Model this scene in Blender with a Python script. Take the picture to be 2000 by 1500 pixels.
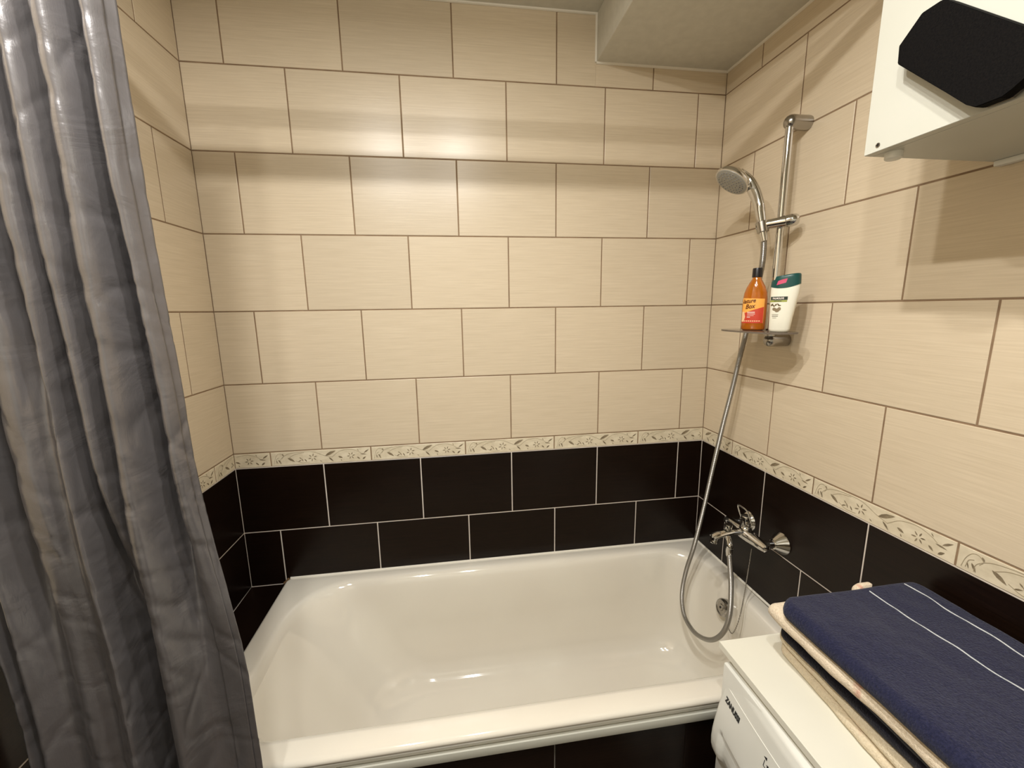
import bpy, bmesh, math, random
from math import sin, cos, pi, radians
from mathutils import Vector, Matrix, noise, Euler

random.seed(7)
for o in list(bpy.data.objects):
    bpy.data.objects.remove(o, do_unlink=True)
SC = bpy.context.scene
COL = SC.collection
ZF = 1.12          # the scene is measured from the top of the dark tiles; the floor lies 1.12 m below

# ------------------------------------------------------------------ camera, world, exposure
cam_d = bpy.data.cameras.new('camera')
cam = bpy.data.objects.new('camera', cam_d)
COL.objects.link(cam)
cam.location = (0.4885, -1.5397, 0.5478 + ZF)
cam.rotation_euler = (radians(79.8744), radians(0.8213), radians(-8.2063))
cam_d.sensor_width = 36.0
cam_d.lens = 809.84 / 2000 * 36.0
cam_d.clip_start = 0.02
SC.camera = cam
w = bpy.data.worlds.new('world'); SC.world = w
w.use_nodes = True
w.node_tree.nodes['Background'].inputs[0].default_value = (1, .93, .82, 1)
w.node_tree.nodes['Background'].inputs[1].default_value = 0.05
SC.view_settings.view_transform = 'Standard'
SC.view_settings.look = 'None'
SC.view_settings.gamma = 1.0
SC.view_settings.use_curve_mapping = False
SC.view_settings.exposure = 0.0
LAMP_POWER = 9.5
LAMP_SPILL = 1.9        # part of the light that leaves the glass sideways and upwards
LAMP_COLOR = (1.0, .985, .95)
LAMPS = [(.15, -1.15), (.55, -1.15), (.15, -1.43), (.55, -1.43)]
LAMP_Z = 1.470

# ------------------------------------------------------------------ materials
def srgb(r, g, b):
    f = lambda c: (c / 255 / 12.92) if c / 255 <= .04045 else ((c / 255 + .055) / 1.055) ** 2.4
    return (f(r), f(g), f(b), 1)

def mat(name, col, rough=.5, metal=0., spec=.5, **kw):
    m = bpy.data.materials.new(name); m.use_nodes = True
    b = m.node_tree.nodes['Principled BSDF']
    b.inputs['Base Color'].default_value = col if len(col) == 4 else (*col, 1)
    b.inputs['Roughness'].default_value = rough
    b.inputs['Metallic'].default_value = metal
    b.inputs['Specular IOR Level'].default_value = spec
    for k, v in kw.items():
        b.inputs[k.replace('_', ' ')].default_value = v
    return m

def nodes(m):
    return m.node_tree.nodes, m.node_tree.links, m.node_tree.nodes['Principled BSDF']

def vary(m, c1, c2, scale=(1, 1, 1), nscale=1., detail=4., bump=0., bdist=.001, coord='Object',
         rnd=False, pos=(.35, .65), rough=None, nrough=.6):
    """mix two colours by stretched noise, same noise drives a bump"""
    N, L, b = nodes(m)
    tc = N.new('ShaderNodeTexCoord'); mp = N.new('ShaderNodeMapping')
    mp.inputs['Scale'].default_value = scale
    L.new(tc.outputs[coord], mp.inputs['Vector'])
    nt = N.new('ShaderNodeTexNoise'); nt.inputs['Scale'].default_value = nscale
    nt.inputs['Detail'].default_value = detail; nt.inputs['Roughness'].default_value = nrough
    if rnd:
        oi = N.new('ShaderNodeObjectInfo'); mu = N.new('ShaderNodeMath'); mu.operation = 'MULTIPLY'
        mu.inputs[1].default_value = 37.0; L.new(oi.outputs['Random'], mu.inputs[0])
        cx = N.new('ShaderNodeCombineXYZ'); L.new(mu.outputs[0], cx.inputs[0]); L.new(mu.outputs[0], cx.inputs[2])
        L.new(cx.outputs[0], mp.inputs['Location'])
    L.new(mp.outputs[0], nt.inputs['Vector'])
    rp = N.new('ShaderNodeValToRGB')
    rp.color_ramp.elements[0].position = pos[0]; rp.color_ramp.elements[1].position = pos[1]
    rp.color_ramp.elements[0].color = c1; rp.color_ramp.elements[1].color = c2
    L.new(nt.outputs['Fac'], rp.inputs[0])
    out = rp.outputs[0]
    if rnd:
        hs = N.new('ShaderNodeHueSaturation'); mr = N.new('ShaderNodeMapRange')
        mr.inputs['To Min'].default_value = .955; mr.inputs['To Max'].default_value = 1.04
        L.new(oi.outputs['Random'], mr.inputs['Value']); L.new(mr.outputs[0], hs.inputs['Value'])
        L.new(out, hs.inputs['Color']); out = hs.outputs[0]
    L.new(out, b.inputs['Base Color'])
    if bump:
        bp = N.new('ShaderNodeBump'); bp.inputs['Strength'].default_value = bump
        bp.inputs['Distance'].default_value = bdist
        L.new(nt.outputs['Fac'], bp.inputs['Height']); L.new(bp.outputs[0], b.inputs['Normal'])
    if rough:
        mr2 = N.new('ShaderNodeMapRange'); mr2.inputs['To Min'].default_value = rough[0]; mr2.inputs['To Max'].default_value = rough[1]
        L.new(nt.outputs['Fac'], mr2.inputs['Value']); L.new(mr2.outputs[0], b.inputs['Roughness'])
    return m

M = {}
M['beige'] = vary(mat('beige_tile', (0.6, .5, .36), .31, spec=.5), srgb(206, 189, 162), srgb(219, 203, 177),
                  (7, 1, 260), 1.0, 4, .25, .0006, rnd=True, pos=(.3, .7))
M['dark'] = vary(mat('dark_tile', (0.01, .006, .005), .29, spec=.24), srgb(17, 9, 5), srgb(27, 16, 10),
                 (6, 1, 240), 1.0, 4, .3, .0005, rnd=True)
M['border'] = vary(mat('border_tile', (0.6, .5, .4), .4), srgb(212, 199, 172), srgb(228, 216, 190), (25, 1, 40), 1.0, 3, .1, .0004)
M['print'] = vary(mat('floral_print', (0.3, .25, .2), .45), srgb(112, 98, 76), srgb(146, 131, 106), (60, 1, 60), 1.0, 2)
M['print_pale'] = mat('floral_print_pale', srgb(164, 150, 124), .45)
M['grout_brown'] = vary(mat('grout_brown', (0.2, .15, .1), .85), srgb(128, 104, 80), srgb(150, 125, 98), (9, 9, 9), 1.5, 4, .2, .0005)
M['grout_grey'] = vary(mat('grout_grey', (0.4, .36, .33), .85), srgb(208, 197, 186), srgb(222, 212, 200), (9, 9, 9), 1.5, 4, .2, .0005)
M['paint'] = vary(mat('white_paint', (0.6, .6, .55), .8), srgb(205, 202, 190), srgb(212, 209, 197), (30, 30, 30), 1.0, 3, .08, .001)
M['enamel'] = vary(mat('white_enamel', (0.75, .74, .7), .07, Coat_Weight=.6, Coat_Roughness=.03), srgb(225, 218, 204), srgb(229, 223, 209), (3, 3, 3), 1.0, 2)
M['caulk'] = mat('white_sealant', srgb(232, 226, 212), .5)
M['stain'] = mat('brown_stained_sealant', srgb(120, 92, 62), .7)
M['chrome'] = mat('chrome', (.66, .65, .63), .06, 1.0)
M['satin_metal'] = mat('satin_metal', (.42, .40, .37), .22, 1.0)
M['hose'] = mat('metal_hose', (.40, .385, .36), .33, 1.0)
N, L, b = nodes(M['hose'])
tc = N.new('ShaderNodeTexCoord'); wv = N.new('ShaderNodeTexWave'); wv.bands_direction = 'Z'
wv.inputs['Scale'].default_value = 120; bp = N.new('ShaderNodeBump'); bp.inputs['Distance'].default_value = .001
bp.inputs['Strength'].default_value = .7
L.new(tc.outputs['Object'], wv.inputs['Vector']); L.new(wv.outputs['Fac'], bp.inputs['Height']); L.new(bp.outputs[0], b.inputs['Normal'])
M['grey_plastic'] = mat('grey_plastic', srgb(160, 158, 150), .35)
M['dark_plastic'] = mat('dark_plastic', srgb(22, 16, 18), .35)
M['white_plastic'] = vary(mat('white_plastic', (0.7, .7, .66), .32), srgb(222, 221, 212), srgb(228, 227, 219), (5, 5, 5), 1.0, 2)
M['white_board'] = vary(mat('white_board', (0.8, .79, .72), .42), srgb(226, 223, 208), srgb(230, 227, 213), (5, 5, 5), 1.0, 2)
M['cab_white'] = vary(mat('cabinet_white', (0.8, .8, .76), .4), srgb(190, 189, 177), srgb(195, 194, 183), (4, 4, 4), 1.0, 2)
M['black_foam'] = vary(mat('black_foam', (.01, .01, .01), .9, spec=.08), srgb(8, 7, 7), srgb(17, 15, 14), (400, 400, 400), 1.0, 3, .5, .0006)
M['black_gloss'] = mat('black_rubber', srgb(10, 10, 12), .25)
M['ink'] = mat('black_print', srgb(18, 18, 20), .5)
M['groove'] = mat('light_groove', srgb(238, 237, 228), .4)
M['amber'] = mat('amber_plastic', srgb(212, 124, 26), .12, Transmission_Weight=.45, IOR=1.42, Coat_Weight=.5)
M['liquid'] = mat('orange_liquid', srgb(248, 156, 36), .12, Coat_Weight=.5)
M['lab_orange'] = mat('label_orange', srgb(250, 178, 82), .4)
M['lab_red'] = mat('label_red', srgb(204, 68, 48), .4)
M['lab_peach'] = mat('label_peach', srgb(250, 206, 160), .4)
M['lab_brown'] = mat('label_brown', srgb(98, 44, 14), .4)
M['white_ink'] = mat('label_white', srgb(244, 232, 222), .4)
M['milk'] = mat('cream_white_bottle', srgb(240, 236, 218), .25, Coat_Weight=.4)
M['teal'] = mat('teal_cap', srgb(16, 72, 68), .3)
M['pink'] = mat('pink_sticker', srgb(208, 74, 110), .4)
M['palm_green'] = mat('label_dark_green', srgb(24, 44, 34), .4)
M['palm_lime'] = mat('label_lime', srgb(158, 164, 62), .4)
M['olive'] = mat('label_olive', srgb(96, 78, 48), .4)
M['grey_ink'] = mat('label_grey', srgb(136, 132, 120), .4)
M['floor'] = vary(mat('floor_tile', (0.05, .03, .02), .4), srgb(60, 44, 34), srgb(84, 64, 50), (2, 30, 1), 1.0, 4)
M['bulb'] = mat('bulb', (1, .95, .8), .3)
M['bulb'].node_tree.nodes['Principled BSDF'].inputs['Emission Color'].default_value = (1, .9, .7, 1)
M['bulb'].node_tree.nodes['Principled BSDF'].inputs['Emission Strength'].default_value = 3.0

def terry(name, c1, c2, fleck=None):
    m = mat(name, c1, .95, spec=.1, Sheen_Weight=.12, Sheen_Roughness=.5)
    vary(m, c1, c2, (260, 260, 260), 1.0, 3, 1.0, .003, nrough=.7, pos=(.3, .7))
    if fleck:
        N, L, b = nodes(m)
        src = b.inputs['Base Color'].links[0].from_socket
        tc = N.new('ShaderNodeTexCoord'); n2 = N.new('ShaderNodeTexNoise'); n2.inputs['Scale'].default_value = 26
        n2.inputs['Detail'].default_value = 3
        L.new(tc.outputs['Object'], n2.inputs['Vector'])
        rp = N.new('ShaderNodeValToRGB'); rp.color_ramp.elements[0].position = .60; rp.color_ramp.elements[1].position = .70
        L.new(n2.outputs['Fac'], rp.inputs[0])
        mx = N.new('ShaderNodeMix'); mx.data_type = 'RGBA'
        L.new(rp.outputs[0], mx.inputs['Factor']); L.new(src, mx.inputs['A']); mx.inputs['B'].default_value = fleck
        L.new(mx.outputs['Result'], b.inputs['Base Color'])
    return m
M['navy'] = terry('navy_terry', srgb(26, 28, 50), srgb(44, 46, 72))
M['navy_dark'] = terry('dark_navy_terry', srgb(22, 22, 34), srgb(34, 34, 48))
M['cream'] = terry('cream_terry', srgb(214, 198, 168), srgb(232, 218, 192), srgb(222, 196, 170))
M['cream_pink'] = terry('cream_pink_terry', srgb(222, 204, 176), srgb(240, 224, 200), srgb(214, 158, 136))
M['stripe'] = terry('white_stripe', srgb(190, 194, 196), srgb(222, 224, 222))

# satin curtain cloth with fine creases
m = M['satin'] = mat('grey_satin', srgb(102, 98, 98), .27, .38, spec=.9, Coat_Weight=.35, Coat_Roughness=.28)
N, L, b = nodes(m)
tc = N.new('ShaderNodeTexCoord')
mp = N.new('ShaderNodeMapping'); mp.inputs['Scale'].default_value = (10, 10, 12)
n1 = N.new('ShaderNodeTexNoise'); n1.inputs['Scale'].default_value = 1.0; n1.inputs['Detail'].default_value = 6; n1.inputs['Distortion'].default_value = .8
mp2 = N.new('ShaderNodeMapping'); mp2.inputs['Scale'].default_value = (700, 700, 60)
n2 = N.new('ShaderNodeTexNoise'); n2.inputs['Scale'].default_value = 1.0; n2.inputs['Detail'].default_value = 2
L.new(tc.outputs['Object'], mp.inputs[0]); L.new(mp.outputs[0], n1.inputs[0])
L.new(tc.outputs['Object'], mp2.inputs[0]); L.new(mp2.outputs[0], n2.inputs[0])
b1 = N.new('ShaderNodeBump'); b1.inputs['Strength'].default_value = .18; b1.inputs['Distance'].default_value = .02
b2 = N.new('ShaderNodeBump'); b2.inputs['Strength'].default_value = .12; b2.inputs['Distance'].default_value = .001
L.new(n1.outputs['Fac'], b1.inputs['Height']); L.new(n2.outputs['Fac'], b2.inputs['Height'])
L.new(b1.outputs[0], b2.inputs['Normal']); L.new(b2.outputs[0], b.inputs['Normal'])

# ------------------------------------------------------------------ helpers
def tag(o, label=None, cat=None, group=None, kind=None):
    if label: o['label'] = label
    if cat: o['category'] = cat
    if group: o['group'] = group
    if kind: o['kind'] = kind
    return o

WORLD = {}     # object name -> world origin (all unrotated)
def thing(name, loc, label, cat, group=None):
    o = bpy.data.objects.new(name, None); COL.objects.link(o)
    o.empty_display_size = .05
    o.location = loc; WORLD[o.name] = Vector(loc)
    return tag(o, label, cat, group)

def obj(name, bm, mats, parent=None, smooth=True, origin=None, angle=40):
    """link bm (world coordinates) as one mesh object; origin at parent's origin or base centre"""
    if not isinstance(mats, (list, tuple)): mats = [mats]
    bmesh.ops.recalc_face_normals(bm, faces=bm.faces)
    if parent is not None: org = WORLD[parent.name]
    elif origin is not None: org = Vector(origin)
    else:
        xs = [v.co.x for v in bm.verts]; ys = [v.co.y for v in bm.verts]; zs = [v.co.z for v in bm.verts]
        org = Vector(((min(xs) + max(xs)) / 2, (min(ys) + max(ys)) / 2, min(zs)))
    bmesh.ops.translate(bm, verts=bm.verts, vec=-org)
    me = bpy.data.meshes.new(name); bm.to_mesh(me); bm.free()
    for mm in mats: me.materials.append(mm)
    if smooth:
        for p in me.polygons: p.use_smooth = True
        try: me.set_sharp_from_angle(angle=radians(angle))
        except Exception: pass
    o = bpy.data.objects.new(name, me); COL.objects.link(o)
    if parent is not None: o.parent = parent
    else: o.location = org
    WORLD[o.name] = org
    return o

def box(bm, x0, x1, y0, y1, z0, z1, bev=0., seg=2, mi=0):
    v = [bm.verts.new((x, y, z)) for x in (x0, x1) for y in (y0, y1) for z in (z0, z1)]
    idx = [(0, 1, 3, 2), (4, 6, 7, 5), (0, 4, 5, 1), (2, 3, 7, 6), (0, 2, 6, 4), (1, 5, 7, 3)]
    fs = [bm.faces.new([v[i] for i in q]) for q in idx]
    for f in fs: f.material_index = mi
    if bev:
        es = list({e for f in fs for e in f.edges})
        bmesh.ops.bevel(bm, geom=es, offset=bev, segments=seg, profile=.5, affect='EDGES')
    return bm

def basis(d):
    d = Vector(d).normalized()
    a = Vector((0, 0, 1)) if abs(d.z) < .9 else Vector((1, 0, 0))
    u = d.cross(a).normalized(); return u, u.cross(d).normalized(), d

def lathe(bm, o, axis, prof, n=32, cap=True, mi=0):
    """prof: list of (distance along axis, radius)"""
    u, v, d = basis(axis); o = Vector(o); rings = []
    for t, r in prof:
        rings.append([bm.verts.new(o + d * t + (u * cos(2 * pi * k / n) + v * sin(2 * pi * k / n)) * max(r, 1e-5)) for k in range(n)])
    for a, b_ in zip(rings, rings[1:]):
        for k in range(n):
            f = bm.faces.new((a[k], a[(k + 1) % n], b_[(k + 1) % n], b_[k])); f.material_index = mi
    if cap:
        for r_ in (rings[0], rings[-1]):
            f = bm.faces.new(r_); f.material_index = mi
    return bm

def catmull(P, n=8):
    P = [Vector(p) for p in P]; out = []
    Q = [P[0] * 2 - P[1]] + P + [P[-1] * 2 - P[-2]]
    for i in range(1, len(Q) - 2):
        a, b_, c, d = Q[i - 1], Q[i], Q[i + 1], Q[i + 2]
        for k in range(n):
            t = k / n
            out.append(.5 * ((2 * b_) + (c - a) * t + (2 * a - 5 * b_ + 4 * c - d) * t * t + (3 * b_ - a - 3 * c + d) * t ** 3))
    out.append(P[-1]); return out

def tube(bm, pts, rad, n=12, cap=True, mi=0):
    """rad: number or list; parallel-transported frame"""
    pts = [Vector(p) for p in pts]
    R = rad if isinstance(rad, (list, tuple)) else [rad] * len(pts)
    u, v, d = basis(pts[1] - pts[0]); rings = []
    for i, p in enumerate(pts):
        t = (pts[min(i + 1, len(pts) - 1)] - pts[max(i - 1, 0)]).normalized()
        u = (u - t * u.dot(t)).normalized(); v = t.cross(u)
        rr = R[i] if isinstance(R[i], (list, tuple)) else (R[i], R[i])
        rings.append([bm.verts.new(p + u * cos(2 * pi * k / n) * rr[0] + v * sin(2 * pi * k / n) * rr[1]) for k in range(n)])
    for a, b_ in zip(rings, rings[1:]):
        for k in range(n):
            f = bm.faces.new((a[k], a[(k + 1) % n], b_[(k + 1) % n], b_[k])); f.material_index = mi
    if cap:
        for r_ in (rings[0], rings[-1]):
            f = bm.faces.new(r_); f.material_index = mi
    return bm

def prism(bm, pts, depth, mi=0):
    """closed polygon pts (3-D) extruded by the vector depth"""
    depth = Vector(depth)
    a = [bm.verts.new(Vector(p)) for p in pts]; b_ = [bm.verts.new(Vector(p) + depth) for p in pts]
    n = len(a); fs = [bm.faces.new(a), bm.faces.new(list(reversed(b_)))]
    for k in range(n): fs.append(bm.faces.new((a[k], b_[k], b_[(k + 1) % n], a[(k + 1) % n])))
    for f in fs: f.material_index = mi
    return bm

def text_mesh(body, size, shear=0., bold=0.):
    """returns (verts2d, faces) of a line of text, centred"""
    cu = bpy.data.curves.new('t', 'FONT'); cu.body = body; cu.size = size; cu.align_x = 'CENTER'; cu.align_y = 'CENTER'
    cu.shear = shear; cu.offset = bold; cu.resolution_u = 3
    o = bpy.data.objects.new('t', cu); COL.objects.link(o)
    me = bpy.data.meshes.new_from_object(o.evaluated_get(bpy.context.evaluated_depsgraph_get()))
    V = [(v.co.x, v.co.y) for v in me.vertices]; F = [tuple(p.vertices) for p in me.polygons]
    bpy.data.objects.remove(o, do_unlink=True); bpy.data.curves.remove(cu); bpy.data.meshes.remove(me)
    return V, F

# ------------------------------------------------------------------ room shell: tiled walls
TW, TH, BH = .3502, .25, .0554
GAP = .0042
ROWS = [('dark', -4 * TH, TH, 1), ('dark', -3 * TH, TH, 0), ('dark', -2 * TH, TH, 1), ('dark', -TH, TH, 0), ('border', 0, BH, 2)]
ROWS += [('beige', BH + k * TH, TH, k % 2) for k in range(6)]
CEIL = 1.528
SOFF_Z, SOFF_X = 1.381, 1.0145
tile_cache = {}
def tile_mesh(wd, ht, kind, nm):
    key = (round(wd, 4), round(ht, 4), kind)
    if key not in tile_cache:
        bm = bmesh.new(); g = GAP / 2; c = .0012
        x0, x1, z0, z1 = g, wd - g, g, ht - g
        o_ = [bm.verts.new(p) for p in ((x0, .004, z0), (x1, .004, z0), (x1, .004, z1), (x0, .004, z1))]
        a_ = [bm.verts.new(p) for p in ((x0, -.0008, z0), (x1, -.0008, z0), (x1, -.0008, z1), (x0, -.0008, z1))]
        m_ = [bm.verts.new(p) for p in ((x0 + c, -.0015, z0 + c), (x1 - c, -.0015, z0 + c), (x1 - c, -.0015, z1 - c), (x0 + c, -.0015, z1 - c))]
        for A, B in ((o_, a_), (a_, m_)):
            for k in range(4): bm.faces.new((A[k], A[(k + 1) % 4], B[(k + 1) % 4], B[k]))
        bm.faces.new(m_)
        bmesh.ops.recalc_face_normals(bm, faces=bm.faces)
        me = bpy.data.meshes.new(nm); bm.to_mesh(me); bm.free(); me.materials.append(M[kind])
        tile_cache[key] = me
    return tile_cache[key]

def leaf(bm, x0, z0, x1, z1, wd, y, mi=0):
    a = Vector((x0, 0, z0)); b_ = Vector((x1, 0, z1)); d = b_ - a; nrm = Vector((-d.z, 0, d.x)).normalized()
    pts = [a, a + d * .25 + nrm * wd * .8, a + d * .55 + nrm * wd, a + d * .85 + nrm * wd * .45, b_,
           a + d * .75 - nrm * wd * .5, a + d * .45 - nrm * wd * .8, a + d * .2 - nrm * wd * .6]
    f = bm.faces.new([bm.verts.new((p.x, y, p.z)) for p in pts]); f.material_index = mi

def stroke(bm, P, wd, y, mi=1):
    P = catmull([(p[0], 0, p[1]) for p in P], 5); prev = None
    for i, p in enumerate(P):
        t = (P[min(i + 1, len(P) - 1)] - P[max(i - 1, 0)]).normalized(); nn = Vector((-t.z, 0, t.x)) * wd / 2
        cur = (bm.verts.new((p.x + nn.x, y, p.z + nn.z)), bm.verts.new((p.x - nn.x, y, p.z - nn.z)))
        if prev:
            f = bm.faces.new((prev[0], prev[1], cur[1], cur[0])); f.material_index = mi
        prev = cur

print_cache = {}
def floral(u0, u1, wd):
    """print of the border tile between fractions u0..u1 of the full 35 cm piece"""
    key = (round(u0, 3), round(u1, 3))
    if key in print_cache: return print_cache[key]
    bm = bmesh.new(); W_, H_ = TW, BH; y = -.0020
    def inside(*us): return all(u0 + .012 < u < u1 - .012 for u in us)
    def P(u, v): return ((u - u0) * W_, .004 + v * (H_ - .008))
    def LF(ua, va, ub, vb, wd_, mi=0):
        if inside(ua, ub):
            a = P(ua, va); b_ = P(ub, vb); leaf(bm, *a, *b_, wd_, y, mi)
    def ST(pts, wd_=.0011, mi=1):
        pts = [p for p in pts if inside(p[0])]
        if len(pts) > 2: stroke(bm, [P(*p) for p in pts], wd_, y - .0001, mi)
    def FL(u, v, r, n=6, rot=.3):
        for k in range(n):
            a = rot + 2 * pi * k / n
            LF(u + cos(a) * r * .25 / W_, v + sin(a) * r * .25 / H_ * 1.1, u + cos(a) * r / W_, v + sin(a) * r / H_ * 1.1, .0019)
    ST([(.03, .1), (.045, .55), (.07, .85), (.1, .9), (.125, .7), (.11, .5)])
    ST([(.05, .15), (.06, .5), (.085, .62)], .0014)
    ST([(.09, .1), (.1, .5), (.17, .85), (.3, .98), (.42, .93), (.52, .6), (.6, .42)])
    ST([(.18, .55), (.24, .8), (.33, .92)])
    ST([(.6, .4), (.68, .85), (.78, .97), (.86, .8), (.9, .6)])
    ST([(.24, .3), (.3, .1), (.38, .12)])
    LF(.075, .45, .1, .08, .0028); LF(.115, .9, .13, .72, .0022); LF(.055, .4, .065, .12, .0014)
    LF(.165, .55, .235, .2, .0046)
    LF(.265, .2, .3, .32, .002); LF(.3, .45, .315, .2, .002); LF(.33, .4, .35, .15, .0022); LF(.28, .55, .3, .4, .0016)
    FL(.41, .48, .0165); FL(.795, .45, .0150, 6, .1)
    LF(.535, .55, .645, .93, .0058); LF(.57, .42, .615, .06, .003)
    LF(.665, .45, .71, .3, .0036); LF(.69, .2, .7, .05, .0014)
    LF(.855, .32, .885, .12, .0028); LF(.91, .1, .945, .3, .0032)
    LF(.89, .55, .955, .48, .0022); LF(.925, .6, .98, .88, .0028)
    LF(.48, .2, .5, .1, .0014); LF(.86, .95, .875, .8, .0012)
    if not bm.faces: print_cache[key] = None; bm.free(); return None
    me = bpy.data.meshes.new('floral_print'); bm.to_mesh(me); bm.free()
    me.materials.append(M['print']); me.materials.append(M['print_pale'])
    print_cache[key] = me
    return me

def tiled_wall(name, origin, rot, length, offs, top, zbot=-1.12, umin=0., cut=None, rows=ROWS):
    """local x runs along the wall, local -y faces the room. offs = joint offsets for rows kind 0 / 1 / border"""
    bm = bmesh.new()
    def slab(x0, x1, z0, z1, mi): box(bm, x0, x1, 0, .10, z0, z1, mi=mi)
    slab(umin, length, zbot, 0.0017, 1)
    if cut:
        slab(umin, cut[0], .0017, top, 0); slab(cut[0], length, .0017, cut[1], 0)
    else: slab(umin, length, .0017, top, 0)
    me = bpy.data.meshes.new(name); bmesh.ops.recalc_face_normals(bm, faces=bm.faces); bm.to_mesh(me); bm.free()
    me.materials.append(M['grout_brown']); me.materials.append(M['grout_grey'])
    wl = bpy.data.objects.new(name, me); COL.objects.link(wl); wl.location = origin; wl.rotation_euler = (0, 0, rot)
    wl['kind'] = 'structure'
    for kind, z0, ht, par in rows:
        if z0 >= top: continue
        off = offs[par]; k0 = math.floor((umin - off) / TW)
        u = off + k0 * TW
        while u < length - .004:
            a, b_ = max(u, umin), min(u + TW, length)
            if b_ - a > .008:
                zt = min(z0 + ht, top); zb = max(z0, zbot)
                pieces = [(a, b_, zb, zt)]
                if cut and zt > cut[1]:
                    pieces = []
                    if a < cut[0]: pieces.append((a, min(b_, cut[0]), zb, zt))
                    if b_ > cut[0]: pieces.append((max(a, cut[0]), b_, zb, min(zt, cut[1])))
                    if a < cut[0] < b_:      # one tile notched round the boxed-in duct
                        pieces = [(a, cut[0] + .002, zb, zt), (cut[0] - .002, b_, zb, cut[1])]
                for q, (pa, pb, pz0, pz1) in enumerate(pieces):
                    if pz1 - pz0 < .006 or pb - pa < .006: continue
                    nm = 'border_tile' if kind == 'border' else 'tile'
                    t = bpy.data.objects.new(nm, tile_mesh(pb - pa, pz1 - pz0, kind, nm)); COL.objects.link(t)
                    t.parent = wl; t.location = (pa, 0, pz0)
                    if kind == 'border':
                        fm = floral((pa - u) / TW, (pb - u) / TW, pb - pa)
                        if fm:
                            fo = bpy.data.objects.new('floral_print', fm); COL.objects.link(fo); fo.parent = t
            u += TW
    return wl

XL, XR = -.3008, 1.508
YR = -2.35
# back wall: local x = world x - XL
tiled_wall('wall_back', (XL, 0, 0), 0, XR - XL, (0 - XL, -TW / 2 - XL, -.1785 - XL), CEIL, cut=(SOFF_X - XL, SOFF_Z))
# right wall: starts in the corner, runs towards the camera (-y), faces -x, skewed by one degree
tiled_wall('wall_right', (XR, 0, 0), radians(-90) + .0171, 2.36, (.3514, .3514 - TW / 2, .1835), CEIL + .02)
# left wall: built from the camera end to the corner, faces +x
aL = .0144; LL = 2.36
tiled_wall('wall_left', (XL - aL * LL, -LL, 0), radians(90) - aL, math.hypot(LL, aL * LL),
           (LL - .3506, LL - .1753, LL - .12), CEIL + .02)
# wall behind the camera with an added door, floor, ceiling and boxed duct
bm = bmesh.new(); box(bm, -.45, 1.65, YR - .1, YR, -1.12, CEIL)
o = obj('wall_front', bm, M['paint'], smooth=False); o['kind'] = 'structure'
bm = bmesh.new(); box(bm, .15, .95, YR, YR + .035, -1.12, .9, .004)
d = obj('added_door_1', bm, M['cab_white'], smooth=False); d['kind'] = 'structure'  # plain white door, never in view, added for the chrome to reflect
bm = bmesh.new(); tube(bm, [(.87, YR + .03, -.1), (.87, YR + .08, -.1), (.86, YR + .085, -.1), (.75, YR + .085, -.1)], .009)
obj('door_handle', bm, M['satin_metal'], d)
bm = bmesh.new(); box(bm, -.45, 1.65, YR - .1, .1, -1.22, -1.12)
o = obj('floor', bm, M['floor'], smooth=False); o['kind'] = 'structure'
bm = bmesh.new(); box(bm, -.45, 1.65, YR - .1, .1, CEIL, CEIL + .1)
o = obj('ceiling', bm, M['paint'], smooth=False); o['kind'] = 'structure'
bm = bmesh.new(); box(bm, SOFF_X, XR + .04, YR, 0, SOFF_Z, CEIL + .001, .004, 3)
o = obj('trim_1', bm, M['paint']); tag(o, 'painted boxed-in duct under the ceiling along the right wall', kind='structure')
# paint bead where ceiling and duct meet the tiles
bm = bmesh.new()
tube(bm, [(XL, -.003, CEIL), (SOFF_X, -.003, CEIL)], .0055, 8)
tube(bm, [(SOFF_X, -.003, CEIL), (SOFF_X, -.003, SOFF_Z)], .0055, 8)
tube(bm, [(SOFF_X, -.003, SOFF_Z), (XR, -.003, SOFF_Z)], .0055, 8)
tube(bm, [(XR - .002, -.003, SOFF_Z), (XR + .0171 * 2.2 - .002, -2.2, SOFF_Z)], .0055, 8)
o = obj('trim_2', bm, M['caulk']); o['kind'] = 'structure'

# ------------------------------------------------------------------ bath, its tiled front and the ledge
RZ = -.447
BX0, BX1, BY0, BY1 = -.170, 1.508, -.712, -.002
def rrect(x0, x1, y0, y1, r, z, n=14, tilt=0.):
    pts = []
    rr = [r] * 4 if not isinstance(r, (list, tuple)) else r     # corners: front-right, back-right, back-left, front-left
    for (cx, cy, a0, q) in ((x1, y0, -90, 0), (x1, y1, 0, 1), (x0, y1, 90, 2), (x0, y0, 180, 3)):
        r_ = rr[q]; ccx = cx - r_ if cx == x1 else cx + r_; ccy = cy + r_ if cy == y0 else cy - r_
        for k in range(n + 1):
            a = radians(a0 + 90 * k / n); pts.append(Vector((ccx + r_ * cos(a), ccy + r_ * sin(a), z)))
    # extra points along the straight runs keep the loft regular
    out = []
    N_ = len(pts)
    for i, p in enumerate(pts):
        q = pts[(i + 1) % N_]; out.append(p)
        if i % (n + 1) == n:
            for k in range(1, 8): out.append(p.lerp(q, k / 8))
    return out
bath = thing('bathtub', ((BX0 + BX1) / 2, -.36, -1.12), 'white enamelled bathtub built in along the back tiled wall', 'bathtub')
bm = bmesh.new()
L_ = []
def lv(x0, x1, y0, y1, r, z): L_.append(rrect(x0, x1, y0, y1, r, z))
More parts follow.
